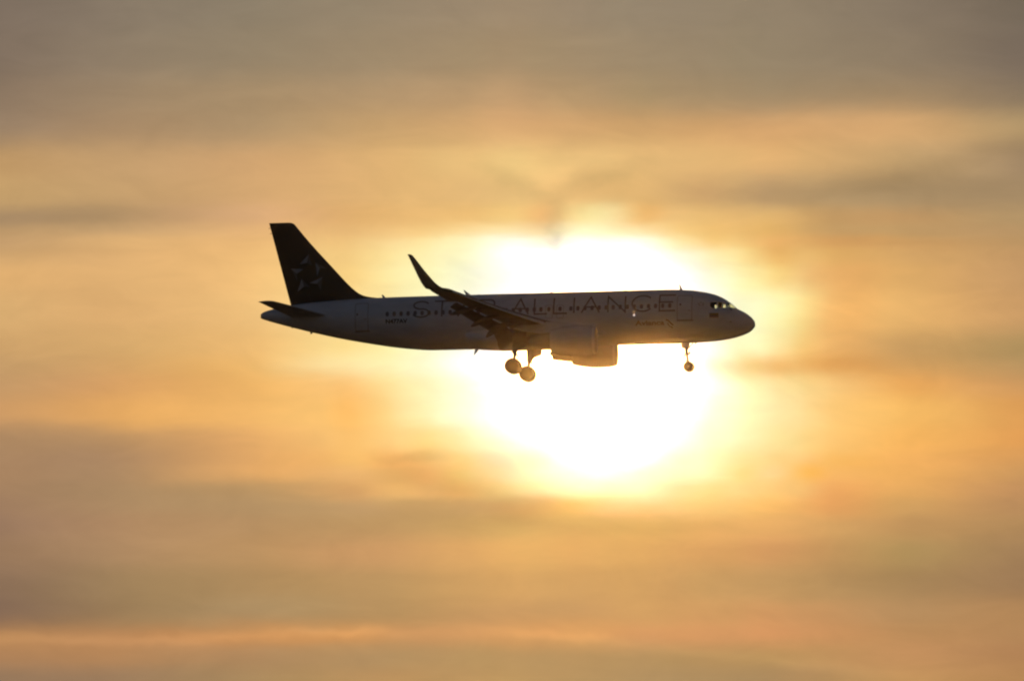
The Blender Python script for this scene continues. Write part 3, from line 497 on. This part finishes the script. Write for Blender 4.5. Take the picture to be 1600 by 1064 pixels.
b.out('small_emblem', LETTER, fuselage)
# probes, static ports, blade antennas, lamp
b = B(); b.tube([skin(-1.78, -0.60, -1, -0.02), skin(-1.75, -0.62, -1, 0.12), skin(-1.60, -0.62, -1, 0.16)], 0.03, 8); b.out('pitot_probe', STEEL, fuselage)
def blade(x0, x1, z0, xt, zt, tc=0.16):
    b = B(); sg = 1 if zt > z0 else -1
    r = []
    for f_, in ((0,), (0.5,), (1,)):
        xa = x0 + (xt - x0) * f_; xb = x1 + (xt + tc - x1) * f_ if False else x1 + (xt + tc - x1) * f_
        zz = z0 + (zt - z0) * f_; th = 0.05 * (1 - 0.6 * f_)
        r.append([(xa, 0, zz), ((xa + xb) / 2, th, zz), (xb, 0, zz), ((xa + xb) / 2, -th, zz)])
    b.loft(r); return b.out('blade_antenna', WHITE, fuselage, 60)
blade(-28.27, -28.02, 1.94, -28.38, 2.20, 0.12)
blade(-21.92, -21.52, 1.98, -22.12, 2.40, 0.06)
blade(-15.50, -15.30, 2.0, -15.50, 2.10, 0.12)
blade(-5.68, -5.44, 1.92, -5.72, 2.38, 0.05)
blade(-21.28, -20.95, -2.05, -21.42, -2.55, 0.05)
blade(-35.20, -34.95, 0.0, -35.28, -0.16, 0.08)
blade(-33.85, -33.60, -0.45, -33.85, -0.62, 0.12)
blade(-9.9, -9.7, 2.0, -9.9, 2.09, 0.12)
blade(-4.62, -4.40, -1.98, -4.60, -2.14, 0.10)
b = B(); b.tube([(-37.48, 0, 0.82), (-37.60, 0, 0.83)], [0.20, 0.18], 20); b.out('auxiliary_exhaust', STEEL, fuselage)
# wing inspection lamp
p0 = skin(-8.91, 0.0, -1, 0.0); p1 = skin(-8.91, 0.0, -1, 0.035)
b = B(); b.tube([p0, p1], [0.08, 0.07], 14); b.out('inspection_lamp', lampm, fuselage)

# belly fairing
b = B(); rg = []
for i in range(41):
    u = i / 40; x = -10.9 - 10.85 * u
    f_ = min(1, (math.sin(min(1, u / 0.42) * math.pi / 2)) ** 0.7) * (1 - 0.25 * max(0, (u - 0.72) / 0.28) ** 1.6)
    f_ = max(f_, 0.02)
    hw = 1.55 + 0.56 * f_; c = -1.35; h = 0.90 * f_
    r = []
    for k in range(48):
        a = 2 * math.pi * k / 48; ca, sa = math.cos(a), math.sin(a)
        e_ = 2 / 2.6
        r.append((x, hw * math.copysign(abs(ca) ** e_, ca) * (0.86 + 0.14 * f_), c + h * math.copysign(abs(sa) ** e_, sa)))
    rg.append(r)
b.loft(rg); bf = b.out('belly_fairing', WHITE, fuselage, 40)
b = B(); q = [[(x, y * 1.004, -1.35 + (z + 1.35) * 1.006) for x, y, z in r] for r in rg if -19.5 <= r[0][0] <= -14.8]  # darker grey band round the middle of the fairing
b.loft(q); b.out('belly_mid_band', WINGGREY, bf, 40)

# ---- wings
def airfoil(t=0.12, n=22, c0=0.0, c1=1.0):
    """closed loop of (chord fraction, height) from upper aft, round the nose, to lower aft, cut at c1"""
    up_, lo_ = [], []
    for i in range(n + 1):
        xx = c1 * (1 - math.cos(math.pi * i / n / 2 * 1.0)) if False else c1 * (i / n) ** 2 * 0.5 + c1 * 0.5 * (1 - math.cos(math.pi * i / n)) / 1
        xx = c1 * (1 - math.cos(math.pi * i / (n))) / 2
        yt = 5 * t * (0.2969 * math.sqrt(xx) - 0.1260 * xx - 0.3516 * xx**2 + 0.2843 * xx**3 - 0.1015 * xx**4)
        cm = 0.015 * math.sin(math.pi * xx)
        up_.append((xx, yt + cm)); lo_.append((xx, -yt + cm))
    return up_[::-1] + lo_[1:]
def WLE(y): return -12.99 - 0.5206 * (y - 2.0)
def WTE(y): return -19.05 if y <= 6.4 else -19.05 - (y - 6.4) * 0.3066
def WZc(y): return -1.24 + 0.0835 * y + 0.00305 * y * y
def WT(y): return 0.145 if y < 2 else max(0.105, 0.145 - 0.0068 * (y - 2))
CUT_IN, CUT_OUT = 0.76, 0.77
def wcut(y):
    if 2.0 < y < 6.35: return CUT_IN
    if 6.35 <= y < 13.25: return CUT_OUT
    return 1.0
def wsec(y, s, af, dx=0, dz=0, rot=0, scale=1.0, piv=(0, 0)):
    c = WLE(y) - WTE(y); out = []
    tw = R(2.5 - 0.22 * y)          # washout
    for fx, fz in af:
        px_, pz_ = (fx - piv[0]) * scale, (fz - piv[1]) * scale
        qx = px_ * math.cos(rot) + pz_ * math.sin(rot) + piv[0] + dx
        qz = -px_ * math.sin(rot) + pz_ * math.cos(rot) + piv[1] + dz
        x = -(qx) * c; z = qz * c
        x2 = x * math.cos(tw) - z * math.sin(tw); z2 = x * math.sin(tw) + z * math.cos(tw)
        out.append((WLE(y) + x2, s * y, WZc(y) + z2))
    return out
def make_wing(s):
    b = B(); rings = []
    yl = [0.8, 2.0, 2.02, 3, 4, 5, 6.0, 6.34, 6.36, 7.5, 9, 10.5, 12, 13.24, 13.26, 14.5, 16.0, 16.7]
    for y in yl: rings.append(wsec(y, s, airfoil(WT(y), 22, 0, wcut(y))))
    b.loft(rings)
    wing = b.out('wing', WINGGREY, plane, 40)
    # sharklet
    base = airfoil(0.105, 22)
    S = [(-20.95, 16.7, WZc(16.7), -22.30, 0.0), (-21.19, 17.0, 1.19, -22.45, 0.25), (-21.45, 17.22, 1.36, -22.58, 0.5), (-21.72, 17.40, 1.60, -22.72, 0.8), (-22.14, 17.60, 2.12, -22.96, 1.15), (-22.45, 17.69, 2.50, -23.12, 1.25), (-22.70, 17.76, 2.85, -23.28, 1.3), (-23.00, 17.84, 3.26, -23.45, 1.33), (-23.25, 17.90, 3.58, -23.60, 1.35), (-23.36, 17.91, 3.66, -23.63, 1.35), (-23.50, 17.92, 3.69, -23.64, 1.35)]
    b = B(); rg = []
    for k, (xl, y, z, xt, ang) in enumerate(S):
        c = xl - xt; r = []
        nrm = Vector((0, -math.sin(ang), math.cos(ang)))
        th = 1.0 if k < 8 else 0.8
        for fx, fz in base:
            p = Vector((xl - fx * c, y, z - 0.092)) + nrm * (fz * c * th)
            if k == 0: p = Vector(wsec(16.7, 1, [(fx, fz)])[0])
            r.append((p.x, s * p.y, p.z))
        rg.append(r)
    b.loft(rg); b.out('winglet', WINGGREY, wing, 50)
    # slats: thin shells pushed forward and down off the leading edge
    def slat(y0, y1):
        b = B(); rg = []
        for i in range(5):
            y = y0 + (y1 - y0) * i / 4
            af = airfoil(WT(y) * 1.02, 22)
            outer = [p for p in af[:23] if p[0] <= 0.135][::1] + [p for p in af[23:] if p[0] <= 0.045]
            inner = [(p[0] * 0.72 + 0.030, p[1] * 0.62 + 0.004) for p in outer[::-1]]
            k = min(1.0, 3.6 / (WLE(y) - WTE(y)) ) 
            rg.append(wsec(y, s, outer + inner, -0.045, -0.028, -R(20), 1.0, (0.12, 0.05)))
        b.loft(rg); b.out('slat', LEMETAL, wing, 50)
    slat(2.6, 5.35)
    for y0, y1 in ((6.2, 8.7), (8.74, 11.2), (11.24, 13.8), (13.84, 16.45)): slat(y0, y1)
    # flaps: lowered and drooped
    def flap(y0, y1, cf, dx, dz, ang):
        b = B(); rg = []
        for i in range(5):
            y = y0 + (y1 - y0) * i / 4
            af = [(p[0] * cf, p[1] * cf) for p in airfoil(0.15, 16)]
            rg.append(wsec(y, s, af, dx, dz, R(ang), 1.0, (0, 0)))
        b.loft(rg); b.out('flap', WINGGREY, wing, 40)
    flap(2.15, 6.32, 0.26, 0.785, -0.030, 36)
    flap(6.40, 13.2, 0.26, 0.815, -0.035, 34)
    # aileron seam piece: slightly drooped trailing panel
    b = B(); rg = []
    for y in (13.4, 15.0, 16.5):
        af = [p for p in airfoil(WT(y), 22) if p[0] > 0.78]
        rg.append(wsec(y, s, [(p[0] + 0.012, p[1] * 1.05 - 0.012) for p in af], 0, 0, R(3), 1.0, (0.78, 0)))
    b.loft(rg); b.out('aileron', WINGGREY, wing, 40)
    # flap track fairings
    for y, xt, zt, rr in ((6.9, -19.45, -1.80, 0.23), (9.2, -20.25, -1.16, 0.20), (12.0, -21.42, -0.46, 0.17)):
        c = WLE(y) - WTE(y); z0 = WZc(y)
        P = [(WLE(y) - 0.40 * c, z0 - 0.05 * c), (WLE(y) - 0.55 * c, z0 - 0.085 * c), (WLE(y) - 0.72 * c, z0 - 0.115 * c), (WLE(y) - 0.86 * c, z0 - 0.16 * c)]
        P += [((P[-1][0] * (1 - q) + xt * q), (P[-1][1] * (1 - q) + zt * q)) for q in (0.35, 0.7, 0.9, 1.0)]
        rads = [0.02, 0.6 * rr, 0.9 * rr, rr, rr, 0.75 * rr, 0.42 * rr, 0.03]
        b = B(); b.tube([(x, s * y, z) for x, z in P], rads, 14); b.out('flap_track_fairing', WINGGREY, wing, 40)
    return wing
wings = {s: make_wing(s) for s in (-1, 1)}

# ---- engines
def make_engine(s):
    yc, zc = s * 5.755, -2.10
    def lathe(prof, n=48, cz=0.0):
        return [[(x, yc + r * math.cos(2 * math.pi * k / n), zc + cz + r * math.sin(2 * math.pi * k / n)) for k in range(n)] for x, r in prof]
    tl = 0.0
    b = B()
    prof = [(-11.34, 0.93), (-11.31, 0.98), (-11.35, 1.02), (-11.48, 1.07), (-11.70, 1.11), (-12.1, 1.145), (-12.7, 1.165), (-13.2, 1.145), (-13.7, 1.09), (-14.2, 1.00), (-14.68, 0.88), (-14.67, 0.84), (-14.3, 0.82)]
    b.loft(lathe(prof), cap0=False, cap1=False)
    eng = b.out('engine', NACELLE, plane, 40)
    b = B(); b.loft(lathe([(-11.345, 0.935), (-11.45, 0.90), (-11.75, 0.88), (-12.38, 0.90)]), cap0=False, cap1=False); b.out('inlet_duct', INLET, eng)
    b = B(); b.loft(lathe([(-11.36, 0.922), (-11.335, 0.945), (-11.300, 0.98), (-11.345, 1.026), (-11.475, 1.076), (-11.50, 1.074)]), cap0=False, cap1=False); b.out('inlet_lip', LEMETAL, eng)
    b = B(); b.loft(lathe([(-14.0, 0.72), (-14.68, 0.68), (-15.4, 0.60), (-16.2, 0.48), (-16.19, 0.43), (-15.6, 0.42)])); b.out('exhaust_nozzle', STEEL, eng)
    b = B(); b.loft(lathe([(-15.6, 0.30), (-16.2, 0.25), (-16.38, 0.12), (-16.45, 0.02)])); b.out('exhaust_cone', STEEL, eng)
    b = B(); b.loft(lathe([(-11.65, 0.01), (-11.75, 0.10), (-12.0, 0.22), (-12.15, 0.26)])); b.out('spinner', DARK, eng)
    b = B()
    for k in range(24):
        a = 2 * math.pi * k / 24; da = 0.10
        q = []
        for r_, off, xx in ((0.24, -0.06, -12.10), (0.85, -0.06, -12.06), (0.85, 0.14, -12.20), (0.24, 0.10, -12.22)):
            q.append((xx, yc + r_ * math.cos(a + off), zc + r_ * math.sin(a + off)))
        b.add(q + [(x - 0.015, y, z) for x, y, z in q], [(0, 1, 2, 3), (7, 6, 5, 4), (0, 4, 5, 1), (1, 5, 6, 2), (2, 6, 7, 3), (3, 7, 4, 0)])
    b.out('fan', STEEL, eng)
    b = B(); b.loft(lathe([(-12.35, 0.9), (-12.40, 0.9)])); b.out('fan_backing', INLET, eng)
    # pylon
    b = B()
    po = [(-12.3, -1.02), (-12.7, -0.90), (-13.6, -0.78), (-14.6, -0.66), (-15.2, -0.62), (-17.2, -0.85), (-17.6, -1.10), (-16.9, -1.30), (-15.6, -1.52), (-14.5, -1.55), (-13.0, -1.30)]
    rg = []
    for yy, k in ((-0.19, 0.90), (-0.16, 0.97), (0, 1.0), (0.16, 0.97), (0.19, 0.90)):
        cxm = sum(p[0] for p in po) / len(po); czm = sum(p[1] for p in po) / len(po)
        rg.append([(cxm + (x - cxm) * k, yc + yy, czm + (z - czm) * k) for x, z in po])
    b.loft(rg); b.out('pylon', NACELLE, eng, 30)
    # nacelle strake on the inboard side
    b = B(); q = []
    for x, r_ in ((-12.3, 1.14), (-12.9, 1.16), (-13.5, 1.12), (-13.45, 1.26), (-13.2, 1.27)):
        a = math.pi / 2 + s * 0.75
        q.append((x, yc + r_ * math.cos(a), zc + r_ * math.sin(a)))
    b.add(q + [(x, y + 0.02, z + 0.01) for x, y, z in q], [(0, 1, 2, 3, 4), (9, 8, 7, 6, 5)] + [(i, i + 5, (i + 1) % 5 + 5, (i + 1) % 5) for i in range(5)])
    b.out('strake', NACELLE, eng)
    return eng
for s in (-1, 1): make_engine(s)

# ---- tail
def make_hstab(s):
    af = airfoil(0.10, 18); b = B(); rg = []
    H = [(0.2, -31.95, -35.15, 0.52), (1.0, -32.35, -35.25, 0.66), (3.5, -33.95, -36.02, 1.02), (6.0, -35.50, -36.74, 1.36), (6.16, -35.68, -36.80, 1.38), (6.24, -36.05, -36.82, 1.39)]
    for k, (y, xl, xt, z) in enumerate(H):
        rg.append([(xl - fx * (xl - xt), s * y, z + fz * (xl - xt) * (1 if k < 5 else 0.5)) for fx, fz in af if True])
    rg = [[p for p in r] for r in rg]
    b.loft(rg); hs = b.out('horizontal_stabilizer', TAILGREY, plane, 40)
    b = B(); rg = []
    for y, xl, xt, z in H[1:4]:
        q = [p for p in airfoil(0.10, 18) if p[0] > 0.70]
        rg.append([(xl - (fx + 0.006) * (xl - xt), s * y, z + fz * 1.06 * (xl - xt)) for fx, fz in q])
    b.loft(rg); b.out('elevator', TAILGREY, hs, 40)
for s in (-1, 1): make_hstab(s)
FLE = [(7.86, -35.38), (7.80, -35.10), (7.68, -34.92), (7.5, -34.78), (6.26, -33.77), (4.35, -32.07), (2.95, -30.80), (2.60, -30.42), (2.34, -30.08), (2.15, -29.66), (2.04, -29.15), (1.98, -28.7), (1.60, -28.4)]
def fte(z): return -36.88 + (7.80 - z) * 0.2540
def fle(z): return interp(FLE, z)
def fin_half(x, z):
    xl, xt = fle(z), fte(z); c = xl - xt; f_ = max(0, min(1, (xl - x) / c))
    t_ = min(0.095, 0.42 / c); 
    return 5 * t_ * c * (0.2969 * math.sqrt(f_) - 0.1260 * f_ - 0.3516 * f_**2 + 0.2843 * f_**3 - 0.1015 * f_**4)
def fin_ring(z, c0, c1, n=20, sc=1.0):
    xl, xt = fle(z), fte(z); c = xl - xt; r = []
    fr_ = [c0 + (c1 - c0) * (1 - math.cos(math.pi * i / n)) / 2 for i in range(n + 1)]
    for f_ in fr_[::-1]: r.append((xl - f_ * c, fin_half(xl - f_ * c, z) * sc + 0.002, z))
    for f_ in fr_[1 if c0 == 0 else 0:]: r.append((xl - f_ * c, -fin_half(xl - f_ * c, z) * sc - 0.002, z))
    return r
zl = [1.35, 1.62, 1.8, 1.92, 1.99, 2.04, 2.1, 2.16, 2.25, 2.35, 2.5, 2.7, 2.95, 3.3, 3.8, 4.4, 5.0, 5.6, 6.2, 6.8, 7.3, 7.55, 7.68, 7.76, 7.81, 7.845]
def hinge(z, gap):
    return (fle(z) - (fte(z) + 0.50 + (7.7 - z) * 0.20) + gap) / (fle(z) - fte(z))
b = B(); b.loft([fin_ring(z, 0, hinge(z, 0), sc=1 if z < 7.7 else 0.8) for z in zl]); fin = b.out('tail_fin', FINBLACK, plane, 40)
b = B(); b.loft([fin_ring(z, hinge(z, 0.003), 1.0, 10) for z in zl]); b.out('rudder', FINBLACK, fin, 40)
for i, m in ((0, EMBL), (1, EMBD)):
    for d in DARTS:
        b = B(); v, f = skin_poly([(x, z) for x, z in d[i]], sub=3, surf=lambda x, z: Vector((x, -fin_half(x, z) - 0.02, z))); b.add(v, f)
        b.out('emblem_dart', m, fin)
for z in (7.45, 7.05):
    b = B(); x = fte(z); b.tube([(x + 0.05, 0, z), (x - 0.16, 0, z - 0.01)], 0.018, 6); b.out('static_wick', DARK, fin)

# ---- landing gear
def wheel(name_parent, x, y, z, r, w):
    n = 40; hw = w / 2
    prof = [(-hw * 0.72, 0.40 * r), (-hw * 0.75, 0.62 * r), (-hw * 0.96, 0.68 * r), (-hw, 0.82 * r), (-hw * 0.82, 0.94 * r), (-hw * 0.45, 0.992 * r), (0, r), (hw * 0.45, 0.992 * r), (hw * 0.82, 0.94 * r), (hw, 0.82 * r), (hw * 0.96, 0.68 * r), (hw * 0.75, 0.62 * r), (hw * 0.72, 0.40 * r)]
    b = B(); b.loft([[(x + q * math.cos(2 * math.pi * k / n), y + yy, z + q * math.sin(2 * math.pi * k / n)) for k in range(n)] for yy, q in prof], cap0=False, cap1=False)
    wl = b.out('wheel', TYRE, name_parent, 50)
    b = B(); b.loft([[(x + q * math.cos(2 * math.pi * k / n), y + yy, z + q * math.sin(2 * math.pi * k / n)) for k in range(n)] for yy, q in ((-hw * 0.55, 0.20 * r), (-hw * 0.60, 0.58 * r), (-hw * 0.5, 0.63 * r), (hw * 0.5, 0.63 * r), (hw * 0.60, 0.58 * r), (hw * 0.55, 0.20 * r))])
    b.out('rim', RIM, wl, 30)
def main_gear(s):
    y = s * 3.795; x, z = -17.87, -3.77
    b = B()
    b.tube([(x + 0.16, s * 3.75, -1.1), (x + 0.14, s * 3.77, -2.72)], [0.19, 0.17], 16)
    b.tube([(x + 0.14, s * 3.77, -2.70), (x + 0.04, y, z + 0.02)], 0.12, 14)
    b.tube([(x, y - 0.5, z), (x, y + 0.5, z)], 0.09, 12)
    b.tube([(x + 0.14, s * 3.74, -2.35), (x + 0.1, s * 2.2, -1.35)], 0.06, 10)       # side stay
    b.tube([(x + 0.20, y, -2.75), (x + 0.42, y, -3.10)], 0.045, 8); b.tube([(x + 0.42, y, -3.10), (x + 0.10, y, -3.55)], 0.045, 8)   # torque links
    b.box((x + 0.12, y, -2.74), (0.26, 0.34, 0.18))
    g = b.out('main_landing_gear', STEEL, plane, 35)
    for dy in (-0.465, 0.465): wheel(g, x, y + dy, z, 0.595, 0.43)
    yd = s * 4.10
    b = B(); b.prism([(-17.84, -1.25), (-16.80, -1.25), (-16.80, -2.22), (-16.88, -2.36), (-17.36, -2.50), (-17.50, -2.66), (-17.60, -2.92), (-17.74, -2.92), (-17.84, -2.5)], yd - 0.03, yd + 0.03)
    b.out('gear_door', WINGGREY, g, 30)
for s in (-1, 1): main_gear(s)
b = B(); xn, zn = -5.08, -3.83
b.tube([(-5.30, 0, -1.7), (-5.24, 0, -2.75)], [0.12, 0.11], 14)
b.tube([(-5.24, 0, -2.70), (xn - 0.01, 0, zn + 0.02)], 0.085, 12)
b.tube([(xn, -0.32, zn), (xn, 0.32, zn)], 0.06, 10)
b.box((-5.22, 0, -2.86), (0.30, 0.36, 0.13)); b.box((-5.25, 0, -2.60), (0.20, 0.24, 0.10))
b.tube([(-5.32, 0, -2.95), (-5.50, 0, -3.18)], 0.035, 8); b.tube([(-5.50, 0, -3.18), (-5.18, 0, -3.48)], 0.035, 8)
b.tube([(-5.24, 0, -2.6), (-4.6, 0, -1.9)], 0.04, 8)
b.tube([(-5.55, 0, -2.92), (-5.0, 0, -2.86)], 0.03, 8)
ng = b.out('nose_landing_gear', STEEL, plane, 35)
for dy in (-0.25, 0.25): wheel(ng, xn, dy, zn, 0.385, 0.22)
for s in (-1, 1):
    b = B(); b.prism([(-5.62, -1.9), (-5.02, -1.9), (-5.10, -2.44), (-5.36, -2.48), (-5.56, -2.40)], s * 0.40 - 0.02, s * 0.40 + 0.02); b.out('gear_door', WHITE, ng, 30)
for s in (-0.16, 0.16):
    b = B(); b.tube([(-5.05, s, -2.76), (-4.96, s, -2.77)], [0.06, 0.08], 12); b.out('taxi_light', STEEL, ng)

# ------------------------------------------------------------------ ground far below the frame, and the haze added for glare
gm = bpy.data.materials.new('dry_fields'); gm.use_nodes = True
t = gm.node_tree; p = t.nodes['Principled BSDF']; tc = t.nodes.new('ShaderNodeTexCoord'); n = t.nodes.new('ShaderNodeTexNoise')
n.inputs['Scale'].default_value = 0.006; n.inputs['Detail'].default_value = 8; t.links.new(tc.outputs['Object'], n.inputs['Vector'])
r = t.nodes.new('ShaderNodeValToRGB'); r.color_ramp.elements[0].color = (0.05, 0.035, 0.02, 1); r.color_ramp.elements[1].color = (0.16, 0.095, 0.05, 1)
r.color_ramp.elements[0].position = 0.35; r.color_ramp.elements[1].position = 0.65
t.links.new(n.outputs[0], r.inputs[0]); t.links.new(r.outputs[0], p.inputs['Base Color']); p.inputs['Roughness'].default_value = 0.95
def world_mesh(name, verts, faces, m):
    me = bpy.data.meshes.new(name); me.from_pydata(verts, [], faces); me.materials.append(m)
    o = bpy.data.objects.new(name, me); COL.objects.link(o); return o
G = 15000; gn = 60; random.seed(4)
gv = [(-G + 2 * G * i / gn, -G + 2 * G * j / gn, -0.0 + (0 if abs(i - gn / 2) < 2 and abs(j - gn / 2) < 2 else random.uniform(-0.8, 0.0))) for j in range(gn + 1) for i in range(gn + 1)]
gf = [(j * (gn + 1) + i, j * (gn + 1) + i + 1, (j + 1) * (gn + 1) + i + 1, (j + 1) * (gn + 1) + i) for j in range(gn) for i in range(gn)]
ground = world_mesh('ground', gv, gf, gm); ground['kind'] = 'structure'; ground['label'] = 'flat dark fields below the flight path'

HAZE_DENSITY, HAZE_G = 0.000015, 0.9984  # added haze: spreads sun glow over the airliner in place of lens glare
hm = bpy.data.materials.new('glare_haze'); hm.use_nodes = True
t = hm.node_tree; t.nodes.clear(); o_ = t.nodes.new('ShaderNodeOutputMaterial'); pv = t.nodes.new('ShaderNodeVolumePrincipled')
pv.inputs['Color'].default_value = (1.0, 0.87, 0.70, 1); pv.inputs['Density'].default_value = HAZE_DENSITY; pv.inputs['Anisotropy'].default_value = HAZE_G
t.links.new(pv.outputs[0], o_.inputs['Volume'])
GH = G + 200; z0, z1 = -1.8, 90.0
hv = [(x, y, z) for x in (-GH, GH) for y in (-GH, GH) for z in (z0, z1)]
haze = world_mesh('haze', hv, [(0, 1, 3, 2), (4, 6, 7, 5), (0, 4, 5, 1), (2, 3, 7, 6), (0, 2, 6, 4), (1, 5, 7, 3)], hm)
haze['kind'] = 'stuff'; haze['label'] = 'thin warm haze added in place of lens glare over the airliner'
